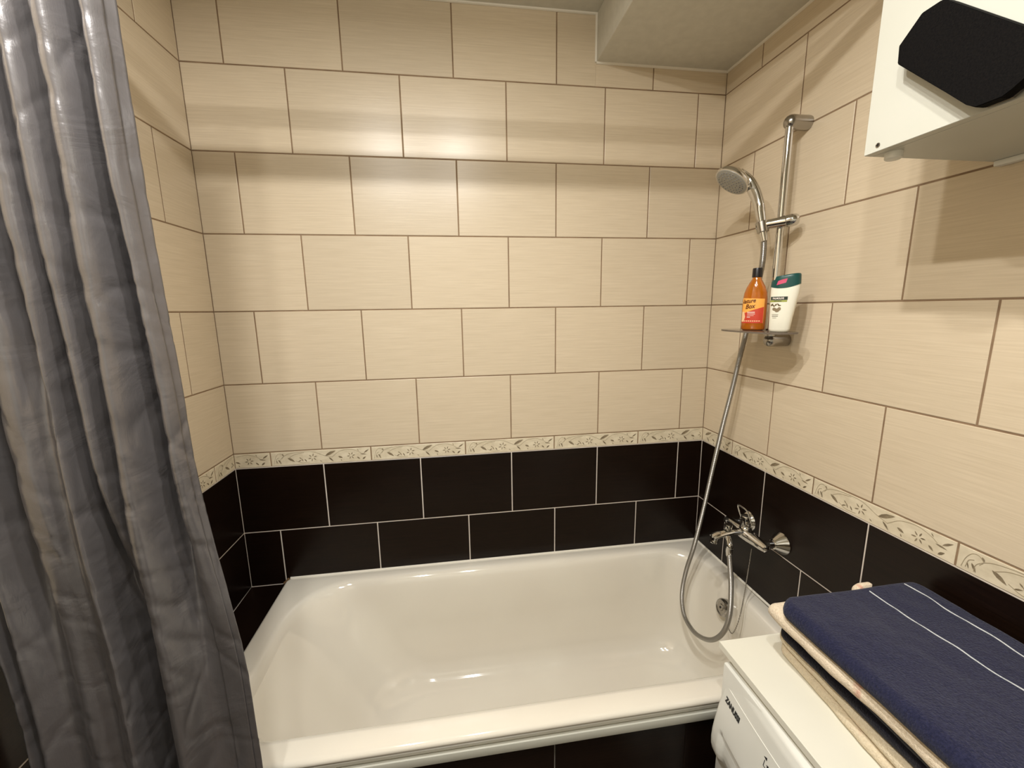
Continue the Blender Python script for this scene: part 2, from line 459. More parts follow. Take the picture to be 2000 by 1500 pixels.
# under the lip, round the rolled front lip, flat rim, inner edge, walls, bottom
lv(BX0 + .022, BX1 - .012, BY0 + .030, BY1 - .01, .02, -.487)
lv(BX0 + .010, BX1 - .004, BY0 + .013, BY1 - .002, .02, -.489)
lv(BX0 + .009, BX1 - .004, BY0 + .0105, BY1 - .002, .02, -.486)
lv(BX0 + .003, BX1 - .002, BY0 + .004, BY1 - .001, .02, -.468)
lv(BX0 + .0005, BX1 - .001, BY0 + .001, BY1, .02, -.461)
lv(BX0, BX1, BY0, BY1, .02, -.457)
lv(BX0 + .001, BX1 - .001, BY0 + .002, BY1 - .001, .02, -.4525)
lv(BX0 + .004, BX1 - .003, BY0 + .006, BY1 - .003, .02, -.4488)
lv(BX0 + .010, BX1 - .008, BY0 + .013, BY1 - .008, .02, RZ)
ix0, ix1, iy0, iy1 = -.105, 1.458, -.650, -.050
R0 = [.10, .13, .20, .13]
def inr(dx0, dx1, dy, dyb, r, z): lv(ix0 + dx0, ix1 - dx1, iy0 + dy, iy1 - dyb, [max(.03, q + r) for q in R0], z)
inr(-.010, -.010, -.008, -.008, .01, -.4475)
inr(0, 0, 0, 0, 0, -.4490)
inr(.008, .007, .006, .008, 0, -.4530)
inr(.017, .014, .012, .015, 0, -.4610)
inr(.026, .019, .016, .021, 0, -.4750)
inr(.045, .027, .022, .028, 0, -.5100)
inr(.085, .038, .030, .038, .005, -.5700)
inr(.135, .050, .038, .048, .01, -.6500)
inr(.190, .064, .047, .058, .01, -.7300)
inr(.235, .078, .056, .068, .01, -.7850)
inr(.268, .096, .069, .084, .01, -.8200)
inr(.305, .125, .092, .110, .0, -.8430)
inr(.355, .165, .125, .145, -.02, -.8550)
inr(.430, .230, .175, .190, -.04, -.8600)
inr(.560, .380, .250, .255, -.07, -.8620)
rings = [[bm.verts.new(p) for p in r_] for r_ in L_]
for a, b_ in zip(rings, rings[1:]):
    n = len(a)
    for k in range(n): bm.faces.new((a[k], a[(k + 1) % n], b_[(k + 1) % n], b_[k]))
bm.faces.new(rings[-1])
shell = obj('tub_shell', bm, M['enamel'], bath, angle=80)
# overflow rosette on the right end wall and waste in the bottom
OC = Vector((1.4135, -.335, -.515)); OD = Vector((-1, 0, .28)).normalized()
bm = bmesh.new(); lathe(bm, OC, OD, [(-.012, .030), (.004, .031), (.008, .029), (.010, .024), (.008, .020), (.0085, .012), (.012, .010), (.0125, .003)], 36)
ov = obj('overflow_cover', bm, M['satin_metal'], bath); tag(ov, 'round chrome overflow cover')
bm = bmesh.new(); lathe(bm, OC + OD * .012, OD, [(0, .0045), (.0015, .004)], 12)
obj('screw', bm, M['dark_plastic'], ov)
bm = bmesh.new(); lathe(bm, (1.12, -.35, -.864), (0, 0, 1), [(0, .034), (.003, .033), (.0035, .026), (.001, .022)], 32)
tag(obj('drain', bm, M['chrome'], bath), 'chrome waste ring')
# white sealant strips along both walls, stained in the left corner
bm = bmesh.new()
tube(bm, [(BX0 + .012, -.004, -.4475), (XR - .004, -.004, -.4475)], .0045, 8)
tube(bm, [(XR - .003, -.004, -.4475), (XR + .008, -.70, -.4475)], .0045, 8)
o = obj('trim_3', bm, M['caulk']); o['kind'] = 'structure'
bm = bmesh.new(); tube(bm, [(BX0 - .012, -.005, -.466), (BX0 - .002, -.005, -.458), (BX0 + .006, -.005, -.449)], .005, 8)
o = obj('trim_4', bm, M['stain']); o['kind'] = 'structure'
# ledge between left wall and bath: dark tiles on a screed block
bm = bmesh.new(); box(bm, XL - .008, BX0 + .004, -.70, 0, -1.12, -.4686)
led = obj('trim_5', bm, M['grout_grey'], smooth=False, origin=(XL, -.70, -1.12)); tag(led, 'dark tiled ledge between the left wall and the bathtub', kind='structure')
for y0, y1 in ((-.351, -.0055), (-.70, -.3545)):
    bm = bmesh.new(); box(bm, XL + .0045 - aL * .2, BX0 - .001, y0, y1, -.474, -.468, .001, 1)
    obj('tile', bm, M['dark'], led, smooth=False)
# apron under the bath rim
bm = bmesh.new(); box(bm, XL - .008, XR + .012, -.688, -.66, -1.12, -.500)
ap = obj('wall_apron', bm, M['grout_grey'], smooth=False, origin=(XL, -.69, -1.12)); tag(ap, 'dark tiled front panel under the bathtub', kind='structure')
for z0, z1, off in ((-.768, -.518, .704), (-1.018, -.768, .88), (-1.12, -1.018, .704)):
    u = off - 4 * .3535
    while u < XR + .01:
        a, b_ = max(u, XL - .005) + .0018, min(u + .3535, XR + .01) - .0018
        if b_ - a > .01:
            bm = bmesh.new(); box(bm, a, b_, -.696, -.686, z0 + .0018, z1 - .0018, .001, 1)
            obj('tile', bm, M['dark'], ap, smooth=False)
        u += .3535
bm = bmesh.new(); box(bm, BX0 - .01, XR + .01, -.7085, -.684, -.5135, -.4895, .002)
o = obj('trim_6', bm, M['cab_white']); tag(o, 'white strip under the bathtub rim', kind='structure')

# ------------------------------------------------------------------ ceiling lamp (out of frame, lights the room)
lamp = thing('ceiling_lamp', (.35, -1.29, CEIL - .03), 'ceiling lamp with four small spots above the bath', 'lamp')
bm = bmesh.new(); box(bm, .06, .64, -1.47, -1.11, CEIL - .02, CEIL, .004)
obj('base_plate', bm, M['chrome'], lamp)
for i, (lx, ly) in enumerate(LAMPS):
    bm = bmesh.new(); lathe(bm, (lx, ly, CEIL - .02), (0, 0, -1), [(0, .02), (.018, .022)], 24)
    obj('lamp_socket', bm, M['chrome'], lamp)
    bm = bmesh.new(); lathe(bm, (lx, ly, CEIL - .037), (0, 0, -1), [(0, .018), (.004, .017), (.006, .01)], 24)
    obj('bulb', bm, M['bulb'], lamp)
    ld = bpy.data.lights.new('bulb_light', 'AREA'); ld.shape = 'DISK'; ld.size = .046; ld.energy = LAMP_POWER * (1.15 if i < 2 else .8); ld.color = LAMP_COLOR
    lo = bpy.data.objects.new('bulb_light', ld); COL.objects.link(lo); lo.location = (lx, ly, LAMP_Z)
    ld = bpy.data.lights.new('bulb_spill', 'POINT'); ld.energy = LAMP_SPILL; ld.color = LAMP_COLOR; ld.shadow_soft_size = .018
    lo = bpy.data.objects.new('bulb_spill', ld); COL.objects.link(lo); lo.location = (lx, ly, LAMP_Z + .004)

# ------------------------------------------------------------------ shower curtain and rod
RODY, RODZ = -.80, 1.333
rod = thing('curtain_rod', (.6, RODY, RODZ), 'chrome shower curtain rod spanning the walls above the bath front', 'rod')
bm = bmesh.new(); tube(bm, [(XL - .012, RODY, RODZ), (XR + .013, RODY, RODZ)], .0125, 20); obj('pole', bm, M['chrome'], rod)
for x, s in ((XL - .012, 1), (XR + .012, -1)):
    bm = bmesh.new(); lathe(bm, (x, RODY, RODZ), (s, 0, 0), [(0, .028), (.006, .028), (.012, .018), (.03, .016)], 24)
    obj('end_flange', bm, M['chrome'], rod)

K_TOP = [(-.302, -.800), (-.285, -.838), (-.262, -.770), (-.238, -.845), (-.208, -.765), (-.180, -.842), (-.152, -.836), (-.130, -.760), (-.120, -.836), (-.100, -.846),
         (-.092, -.775), (-.087, -.830), (-.069, -.850), (-.054, -.815), (-.044, -.745), (-.038, -.838), (-.016, -.854), (-.003, -.815), (.002, -.760), (.022, -.840), (.043, -.806)]
K_MID = [(-.302, -.800), (-.288, -.834), (-.268, -.772), (-.245, -.842), (-.222, -.772), (-.188, -.830), (-.156, -.844), (-.136, -.824), (-.122, -.834), (-.104, -.847),
         (-.094, -.775), (-.088, -.815), (-.068, -.843), (-.056, -.810), (-.046, -.745), (-.040, -.835), (-.018, -.856), (-.002, -.812), (.008, -.772), (.034, -.830), (.051, -.806)]
K_BOT = [(-.287, -.800), (-.274, -.822), (-.256, -.800), (-.236, -.836), (-.205, -.808), (-.170, -.828), (-.144, -.812), (-.132, -.818), (-.118, -.826), (-.096, -.846),
         (-.084, -.800), (-.077, -.758), (-.063, -.748), (-.053, -.746), (-.044, -.756), (-.034, -.835), (-.012, -.852), (.010, -.815), (.024, -.806), (.055, -.806), (.086, -.806)]
def key_at(z):
    if z > .8: return [Vector((*p, 0)) for p in K_TOP]
    if z > .35: t = (z - .35) / .45; A, B = K_MID, K_TOP
    elif z > -.15: t = (z + .15) / .5; A, B = K_BOT, K_MID
    else: return [Vector((p[0] * (1 + max(0, -.15 - z) * .05), p[1], 0)) for p in K_BOT]
    t = t * t * (3 - 2 * t)
    return [Vector((a[0] + (b_[0] - a[0]) * t, a[1] + (b_[1] - a[1]) * t, 0)) for a, b_ in zip(A, B)]
cur = thing('shower_curtain', (-.12, RODY, -1.04), 'grey satin shower curtain gathered in folds at the left wall', 'curtain')
def curtain_grid(z0, z1, nz, s0=0., s1=1., push=0.):
    bm = bmesh.new(); prev = None; per = 14
    for i in range(nz + 1):
        z = z0 + (z1 - z0) * i / nz
        P = catmull(key_at(z), per); n = len(P)
        a, b_ = int(s0 * (n - 1)), int(s1 * (n - 1)); row = []
        arc = [0.]
        for k in range(1, n): arc.append(arc[-1] + (P[k] - P[k - 1]).length)
        for k in range(a, b_ + 1):
            p = P[k]; t = (P[min(k + 1, n - 1)] - P[max(k - 1, 0)]).normalized(); nn = Vector((t.y, -t.x, 0))
            s = arc[k] / .075
            q = Vector((s * .6, z * 1.8, 3.1))
            wv_ = noise.noise(q) * .004
            cr = 1 - abs(noise.noise(Vector((s * .55 + 5, z * 11 + s * .5, 1.7))) * 2)
            cr = max(0, cr - .72) / .28
            cr2 = 1 - abs(noise.noise(Vector((s * .6 - 2 + z * 2, z * 8 - s * .6, 8.2))) * 2)
            cr2 = max(0, cr2 - .78) / .22
            fade = 1.0
            off = wv_ - cr * .0014 - cr2 * .0015 + noise.noise(Vector((s * 1.5, z * 26, .4))) * .0004
            drift = noise.noise(Vector((s * .5, z * 1.6, 9.))) * .006
            v = p + nn * (off * fade + push); v.x += drift * (1 - k / n) * 0.8; v.z = z
            v.x = max(v.x, XL + .002 - aL * .8 + .006)
            row.append(bm.verts.new(v))
        if prev:
            for k in range(len(row) - 1): bm.faces.new((prev[k], prev[k + 1], row[k + 1], row[k]))
        prev = row
    return bm
cloth = obj('curtain_cloth', curtain_grid(-1.04, RODZ - .010, 330), M['satin'], cur, angle=180)
sm = cloth.modifiers.new('thickness', 'SOLIDIFY'); sm.thickness = .0009; sm.offset = 0
h = obj('hem', curtain_grid(-1.04, RODZ - .012, 330, .935, .985, .0022), M['satin'], cur, angle=180)
sm = h.modifiers.new('thickness', 'SOLIDIFY'); sm.thickness = .0014; sm.offset = 0
tag(h, 'stitched double hem')

# ------------------------------------------------------------------ shower rail, head, hose, shelf
RX, RY = 1.455, -.385
WX = XR + .0171 * .385
rail = thing('shower_rail', (RX, RY, .44), 'chrome riser rail for the hand shower on the right tiled wall', 'shower rail')
bm = bmesh.new(); tube(bm, [(RX, RY, .455), (RX, RY, 1.048)], .0105, 28); obj('pole', bm, M['chrome'], rail)
for z in (1.058, .444):
    bm = bmesh.new()
    lathe(bm, (WX - .001, RY, z), (-1, 0, 0), [(0, .0185), (.004, .0195), (.055, .0195), (.062, .0185), (.068, .015), (.0725, .009), (.074, .002)], 32)
    obj('wall_bracket', bm, M['satin_metal'], rail)
SLZ = .785
_a = Vector((1.408, -.3645, .7835)); _b = Vector((1.468, -.424, .790)); _d = (_b - _a)
bm = bmesh.new(); lathe(bm, _a, _d, [(t * _d.length, r) for t, r in ((-.16, .006), (-.14, .0115), (-.05, .0135), (.3, .0140), (.55, .0150), (.72, .0165), (.735, .0150), (.75, .0168), (.92, .0172), (1.03, .0160), (1.10, .0115), (1.13, .003))], 32)
sl = obj('slider', bm, M['chrome'], rail)
def ray_pt(px, py, X):
    """point on the plane x = X seen at pixel px, py of the 2000 x 1500 photograph (only used to place things)"""
    R = Euler((radians(79.8744), radians(.8213), radians(-8.2063)), 'XYZ').to_matrix()
    C = Vector((.4885, -1.5397, .5478)); dd = R @ Vector(((px - 1000) / 809.84, -(py - 750) / 809.84, -1))
    return C + dd * ((X - C.x) / dd.x)
HC = ray_pt(1489, 444, 1.410)               # cone that grips the hand shower
hd_dir = (ray_pt(1484, 410, 1.406) - HC).normalized()
bm = bmesh.new()
lathe(bm, HC - hd_dir * .016, hd_dir, [(0, .0135), (.001, .0155), (.030, .0175), (.032, .0145)], 28)
obj('holder', bm, M['satin_metal'], rail)

head = thing('hand_shower', (1.405, -.362, .76), 'chrome hand shower with grey nozzle disc in the rail holder', 'hand shower')
FC = Vector((1.345, -.306, .922)); FN = Vector((-.62, .04, -.78)).normalized()
hp = catmull([HC - hd_dir * .012, HC + hd_dir * .03, ray_pt(1482, 400, 1.404), ray_pt(1474, 376, 1.399), ray_pt(1461, 354, 1.388), FC - FN * .026], 6)
rr = []
for i in range(len(hp)):
    t = i / (len(hp) - 1); r_ = .0115 + .0045 * min(1, t * 1.6)
    rr.append((r_ * (1 + .25 * t), r_ * (1 - .1 * t)) if t > .3 else r_)
bm = bmesh.new(); tube(bm, hp, rr, 20); obj('handle', bm, M['chrome'], head)
bm = bmesh.new(); lathe(bm, FC - FN * .030, FN, [(0, .004), (.003, .021), (.010, .038), (.020, .050), (.027, .0535), (.033, .053), (.034, .050)], 48)
obj('head_shell', bm, M['chrome'], head)
bm = bmesh.new(); lathe(bm, FC + FN * .0035, FN, [(0, .0495), (.0015, .049), (.003, .043), (.0035, .002)], 48)
nz_ = obj('nozzle_disc', bm, M['grey_plastic'], head); tag(nz_, 'grey disc dotted with rubber nozzles')
bm = bmesh.new(); u_, v_, d_ = basis(FN)
for ring, cnt in ((.010, 6), (.020, 12), (.030, 18), (.039, 24)):
    for k in range(cnt):
        a = 2 * pi * k / cnt
        lathe(bm, FC + FN * .0065 + (u_ * cos(a) + v_ * sin(a)) * ring, FN, [(0, .0017), (.0015, .0012)], 6)
obj('nozzles', bm, M['dark_plastic'], nz_)

hose_px = [(1492, 478, 1.418), (1488, 520, 1.432), (1478, 565, 1.458), (1466, 610, 1.478), (1456, 655, 1.478), (1443, 705, 1.46), (1430, 760, 1.445), (1412, 830, 1.43),
           (1392, 915, 1.412), (1375, 990, 1.39), (1356, 1065, 1.365), (1340, 1115, 1.35), (1332, 1160, 1.338), (1336, 1200, 1.33), (1352, 1230, 1.325),
           (1372, 1246, 1.325), (1394, 1249, 1.328), (1414, 1233, 1.335), (1425, 1200, 1.342), (1428, 1150, 1.35), (1426, 1105, 1.356), (1424, 1080, 1.36)]
HP = [HC - hd_dir * .018] + [ray_pt(*q) for q in hose_px]
bm = bmesh.new(); tube(bm, catmull(HP, 8), .0080, 12)
hs = thing('shower_hose', HP[-1], 'long grey metal shower hose looping down into the bath', 'hose')
obj('hose_tube', bm, M['hose'], hs)
bm = bmesh.new(); lathe(bm, HP[0] + hd_dir * .006, -hd_dir, [(0, .009), (.002, .0105), (.022, .009), (.030, .0078)], 20); obj('upper_nut', bm, M['chrome'], hs)
HE = HP[-1]
bm = bmesh.new(); lathe(bm, HE + Vector((0, 0, -.012)), (0, 0, 1), [(0, .0075), (.004, .009), (.016, .0105), (.030, .0105), (.032, .0085)], 20); obj('lower_nut', bm, M['chrome'], hs)

SHZ = .476
shelf = thing('soap_shelf', (1.41, -.39, SHZ - .008), 'thin grey oval soap shelf clamped low on the shower rail', 'shelf')
pts = []
for k in range(56):
    a = 2 * pi * k / 56; c_, s_ = cos(a), sin(a); e = .62
    pts.append((1.402 + .055 * math.copysign(abs(c_) ** e, c_), -.393 + .128 * math.copysign(abs(s_) ** e, s_), SHZ - .005))
bm = bmesh.new(); prism(bm, pts, (0, 0, .005)); 
tag(obj('shelf_plate', bm, mat('smoky_plastic', srgb(120, 108, 96), .15, Transmission_Weight=.2), shelf), 'thin translucent shelf plate')
bm = bmesh.new(); lathe(bm, (RX, RY, SHZ - .018), (0, 0, 1), [(0, .0115), (0, .016), (.022, .016), (.022, .0115)], 24)
obj('clamp', bm, M['satin_metal'], shelf)

# ------------------------------------------------------------------ bottles
def bottle_rings(prof, c, ang, n=40, e=.85):
    """prof: (z, half width, half depth, side shift) -> surface function and mesh"""
    fx = Vector((cos(ang), sin(ang), 0)); fy = Vector((-sin(ang), cos(ang), 0))   # fx: to the right across the front, -fy: outwards front
    bm = bmesh.new(); rings = []
    for z, a, b_, sx in prof:
        rings.append([bm.verts.new(Vector(c) + fx * (sx + a * math.copysign(abs(cos(t)) ** e, cos(t))) + fy * (b_ * math.copysign(abs(sin(t)) ** e, sin(t))) + Vector((0, 0, z)))
                      for t in [2 * pi * k / n for k in range(n)]])
    for A, B in zip(rings, rings[1:]):
        for k in range(n): bm.faces.new((A[k], A[(k + 1) % n], B[(k + 1) % n], B[k]))
    bm.faces.new(rings[0]); bm.faces.new(rings[-1])
    def surf(s, z, out=.0006):
        """s: metres across the front from its centre (signed), z: height"""
        i = 0
        while i < len(prof) - 2 and prof[i + 1][0] < z: i += 1
        z0, a0, b0, s0 = prof[i]; z1, a1, b1, s1 = prof[i + 1]; t = min(1, max(0, (z - z0) / max(1e-6, z1 - z0)))
        a, b_, sh = a0 + (a1 - a0) * t, b0 + (b1 - b0) * t, s0 + (s1 - s0) * t
        q = min(.9999, max(-.9999, (s - sh) / a)); 
        th = math.acos(min(1, abs(q) ** (1 / e))); yy = b_ * abs(sin(th)) ** e
        return Vector(c) + fx * (sh + a * q) - fy * (yy + out) + Vector((0, 0, z))
    return bm, surf

def patch(surf, poly, out=.0006, ns=14, nz=10):
    """poly: function (u, v) in 0..1 -> (s, z)"""
    bm = bmesh.new(); g = [[bm.verts.new(surf(*poly(i / ns, j / nz), out)) for i in range(ns + 1)] for j in range(nz + 1)]
    for j in range(nz):
        for i in range(ns): bm.faces.new((g[j][i], g[j][i + 1], g[j + 1][i + 1], g[j + 1][i]))
    return bm

def print_on(surf, body, size, s, z, out=.0012, shear=0., rot=0., bold=0., squash=1.):
    V, F = text_mesh(body, size, shear, bold); bm = bmesh.new()
    vs = [bm.verts.new(surf(s + (x * cos(rot) - y * sin(rot)) * squash, z + x * sin(rot) + y * cos(rot), out)) for x, y in V]
    for f in F:
        try: bm.faces.new([vs[i] for i in f])
        except ValueError: pass
    return bm

# amber shampoo bottle: faces the camera, turned a little to the left
A1 = radians(-48)
ca = ray_pt(1470, 641, 1.405); ca.z = SHZ
shampoo = thing('shampoo_bottle', ca, 'amber shampoo bottle with black cap and orange-red label on the soap shelf', 'bottle')
pa = [(0, .026, .016, 0), (.002, .0305, .0205, 0), (.006, .0325, .023, 0), (.05, .0330, .0235, 0), (.095, .0325, .023, 0), (.112, .0305, .022, 0), (.128, .0255, .020, 0), (.142, .0185, .0165, 0),
      (.150, .0140, .0135, 0), (.156, .0115, .0115, 0), (.160, .0112, .0112, 0)]
bm, sa = bottle_rings(pa, ca, A1, e=.92)
body = obj('bottle_body', bm, M['amber'], shampoo, angle=60)
pi_ = [(z + .0015, a - .0018, b_ - .0018, 0) for z, a, b_, s in pa if z < .113]
bm, _ = bottle_rings(pi_, ca, A1, e=.92); obj('liquid', bm, M['liquid'], shampoo, angle=60)
bm = bmesh.new(); lathe(bm, ca + Vector((0, 0, .158)), (0, 0, 1), [(0, .0125), (.001, .0135), (.024, .0132), (.0265, .0125), (.027, .011)], 28)
tag(obj('cap', bm, M['dark_plastic'], shampoo), 'black screw cap')
lab = obj('label', patch(sa, lambda u, v: (-.030 + .058 * u, .022 + (.075 - .003 * u) * v), .0005, 20, 10), M['lab_orange'], shampoo); tag(lab, 'orange and red paper label')
def redz(u, v): return (-.0298 + .0574 * u, .022 + (.026 + .022 * u ** .8) * v)
obj('red_field', patch(sa, redz, .0008, 20, 8), M['lab_red'], lab)
obj('peach_fruit', patch(sa, lambda u, v: (-.0295 + .010 * u * (1 - .7 * abs(v - .5)), .026 + .030 * v), .0011, 6, 8), M['lab_peach'], lab)
obj('lettering', print_on(sa, 'Nature', .0170, -.0155, .087, .0012, .3, .10, .0004, .85), M['lab_brown'], lab)
obj('lettering', print_on(sa, 'Box', .0185, -.0085, .0715, .0012, .3, .10, .0004, .85), M['lab_brown'], lab)
for s, z, wd_, hh in ((-.004, .0545, .021, .0022), (-.0035, .0495, .021, .0018), (-.005, .0445, .018, .0010), (-.010, .0400, .009, .0018)):
    obj('small_print', patch(sa, (lambda s, z, wd_, hh: lambda u, v: (s + wd_ * (u - .5), z + hh * (v - .5)))(s, z, wd_, hh), .0012, 6, 2), M['white_ink'], lab)
bm = bmesh.new()
for k in range(9):
    s = -.025 + k * .0055; x0 = bm.verts
    q = [sa(s + dx, .0285 + dz, .0012) for dx, dz in ((-.0019, -.0016), (.0017, -.0016), (.0017, .0014), (-.0019, .0014))]
    bm.faces.new([bm.verts.new(p) for p in q])
obj('small_print', bm, M['lab_peach'], lab)

# white body wash bottle with teal cap
A2 = radians(-50)
cb = ray_pt(1521, 647, 1.402); cb.z = SHZ
wash = thing('body_wash_bottle', cb, 'white body wash bottle with teal cap beside the rail on the shelf', 'bottle')
pb = [(0, .0200, .012, 0), (.002, .0240, .0155, 0), (.008, .0258, .0175, 0), (.04, .0280, .019, .0015), (.08, .0315, .0195, .004), (.105, .0340, .019, .0055), (.120, .0345, .0185, .006),
      (.130, .0340, .0178, .006), (.140, .033, .017, .006)]
bm, sb = bottle_rings(pb, cb, A2, e=.82)
obj('bottle_body', bm, M['milk'], wash, angle=60)
# cap: wavy lower edge, slanting top
fx = Vector((cos(A2), sin(A2), 0)); fy = Vector((-sin(A2), cos(A2), 0)); bm = bmesh.new(); n = 48; rings = []
for lvl in range(7):
    ring = []
    for k in range(n):
        t = 2 * pi * k / n; c_, s_ = cos(t), sin(t)
        x_ = math.copysign(abs(c_) ** .82, c_); y_ = math.copysign(abs(s_) ** .82, s_)
        zlow = .123 + .008 * x_ * x_ - .003 + .003 * x_
        ztop = .1555 + .004 * x_ - (.008 if x_ < -.75 else 0)
        if lvl < 5: z_ = zlow + (ztop - .004 - zlow) * lvl / 4; sc = 1.02 - .010 * lvl
        elif lvl == 5: z_ = ztop - .001; sc = .93
        else: z_ = ztop; sc = .80
        ring.append(bm.verts.new(cb + fx * (.006 + .0346 * x_ * sc) + fy * (.0186 * y_ * sc) + Vector((0, 0, z_))))
    rings.append(ring)
for A, B in zip(rings, rings[1:]):
    for k in range(n): bm.faces.new((A[k], A[(k + 1) % n], B[(k + 1) % n], B[k]))
bm.faces.new(rings[0]); bm.faces.new(rings[-1])
cap = obj('flip_cap', bm, M['teal'], wash, angle=50); tag(cap, 'dark teal flip cap with wavy lower edge')
capf = lambda s, z, out=.0008: sb(s, min(z, .139), out) + Vector((0, 0, max(0, z - .139)))
stk = obj('sticker', patch(capf, lambda u, v: (-.013 + .022 * u + .003 * v, .1285 + .012 * v * (1 - .3 * (u - .5) ** 2) + .006 * u), .0015, 8, 4), M['pink'], wash); tag(stk, 'small pink sticker')
lb = obj('label', patch(sb, lambda u, v: (-.0275 + .044 * u, .0882 + .0092 * v), .0006, 12, 3), M['palm_green'], wash); tag(lb, 'dark green name panel')
obj('lettering', print_on(sb, 'PALMOLIVE', .0066, -.0058, .0926, .0011, 0, 0, .0002, .82), M['white_ink'], lb)
l2 = obj('label', patch(sb, lambda u, v: (-.0263 + .042 * u, .0832 + .0042 * v), .0006, 12, 2), M['palm_lime'], wash); tag(l2, 'lime green strip')
obj('lettering', print_on(sb, 'NATURALS', .0038, -.0065, .0853, .0011, 0, 0, .0001), M['palm_green'], l2)
bm = bmesh.new()
def blob(cx, cz, rx_, rz_, rot=0., out=.0009):
    vs = [bm.verts.new(sb(cx + rx_ * cos(t) * cos(rot) - rz_ * sin(t) * sin(rot), cz + rx_ * cos(t) * sin(rot) + rz_ * sin(t) * cos(rot), out)) for t in [2 * pi * k / 14 for k in range(14)]]
    bm.faces.new(vs)
blob(-.006, .0605, .0058, .0050, .3); blob(-.013, .0635, .0050, .0042, -.2); blob(-.001, .0645, .0040, .0046, .1)
obj('almond_picture', bm, mat('label_taupe', srgb(140, 122, 96), .4), wash)
bm = bmesh.new()
for (cx, cz, r1, r2, ro) in ((-.020, .0755, .0042, .0018, .8), (-.016, .0735, .0036, .0014, -.5), (-.010, .0755, .0036, .0016, .9), (-.004, .0760, .0040, .0015, -.8), (-.001, .0735, .0035, .0013, .1), (-.014, .0715, .0025, .001, 1.2)):
    blob(cx, cz, r1, r2, ro, .0011)
obj('leaf_picture', bm, M['olive'], wash)
for s, z, wd_, hh in ((-.010, .0490, .016, .0010), (-.010, .0445, .015, .0020), (-.011, .0395, .010, .0009)):
    obj('small_print', patch(sb, (lambda s, z, wd_, hh: lambda u, v: (s + wd_ * (u - .5), z + hh * (v - .5)))(s, z, wd_, hh), .0008, 6, 2), M['grey_ink'], wash)

# ------------------------------------------------------------------ bath mixer
fz = -.205; FY = -.375; BXX = 1.452
mix = thing('bath_mixer', (BXX, FY, fz - .03), 'chrome lever bath mixer tap on the dark right wall tiles', 'tap')
for y in (-.450, -.300):
    wx = XR - .0171 * y - .001
    bm = bmesh.new(); lathe(bm, (wx, y, fz), (-1, 0, 0), [(0, .0345), (.003, .0355), (.006, .034), (.030, .0175), (.034, .0155), (.035, .010)], 36)
    obj('escutcheon', bm, M['chrome'], mix)
    bm = bmesh.new(); tube(bm, [(wx - .032, y, fz), (BXX, y, fz)], .0125, 20)
    lathe(bm, (BXX + .010, y, fz), (-1, 0, 0), [(0, .0155), (.016, .0155), (.018, .012)], 6)
    obj('union_nut', bm, M['chrome'], mix)
bm = bmesh.new()
# slim flattened bar between the inlets, deeper in the middle
yy = [-.478, -.472, -.455, -.435, -.405, -.375, -.345, -.315, -.295, -.278, -.272]
prof = [(.004, .004), (.012, .012), (.016, .015), (.018, .016), (.021, .019), (.023, .021), (.021, .019), (.018, .016), (.016, .015), (.012, .012), (.004, .004)]
tube(bm, [(BXX - .012, y, fz) for y in yy], prof, 24)
obj('body', bm, M['chrome'], mix)
bm = bmesh.new(); lathe(bm, (BXX - .012, FY, fz + .010), (-.06, 0, 1), [(0, .0200), (.012, .0185), (.016, .0150), (.052, .0145), (.055, .0125), (.056, .004)], 32)
obj('cartridge', bm, M['chrome'], mix)
bm = bmesh.new()
sp = catmull([(BXX - .020, FY, fz + .004), (1.42, FY, fz + .008), (1.39, FY, fz + .010), (1.355, FY, fz + .006), (1.333, FY, fz + .001), (1.322, FY, fz - .004)], 5)
tube(bm, sp, [((.019, .0125) if i < 4 else (.0175 - .00012 * i, .0105 - .0001 * i)) for i in range(len(sp))], 24)
lathe(bm, (1.330, FY, fz + .002), (-.15, 0, -1), [(0, .013), (.016, .0125), (.018, .0135), (.024, .0130), (.025, .009)], 24)
obj('spout', bm, M['chrome'], mix)
DX, DY = HE.x, FY - .006
bm = bmesh.new(); lathe(bm, (1.376, FY, fz + .012), (0, 0, 1), [(0, .007), (.008, .007), (.009, .0115), (.024, .0125), (.026, .0115), (.0265, .004)], 24)
obj('diverter_knob', bm, M['chrome'], mix)
bm = bmesh.new(); tube(bm, catmull([(1.372, FY, fz + .002), (1.366, (FY + HE.y) / 2, fz - .004), (HE.x, HE.y, HE.z + .026), (HE.x, HE.y, HE.z + .014)], 5), .0095, 20)
obj('hose_outlet', bm, M['chrome'], mix)
bm = bmesh.new()   # loop lever standing up from the cartridge
lp = catmull([(1.446, FY - .021, fz + .030), (1.440, FY - .0245, fz + .046), (1.432, FY - .025, fz + .066), (1.424, FY - .0245, fz + .088), (1.421, FY - .016, fz + .0955), (1.420, FY, fz + .097),
              (1.421, FY + .016, fz + .0955), (1.424, FY + .0245, fz + .088), (1.432, FY + .025, fz + .066), (1.440, FY + .0245, fz + .046), (1.446, FY + .021, fz + .030)], 6)
tube(bm, lp, [(.0036, .0022)] * len(lp), 12)
box(bm, 1.430, 1.450, FY - .022, FY + .022, fz + .028, fz + .038, .003)
obj('lever', bm, M['chrome'], mix)

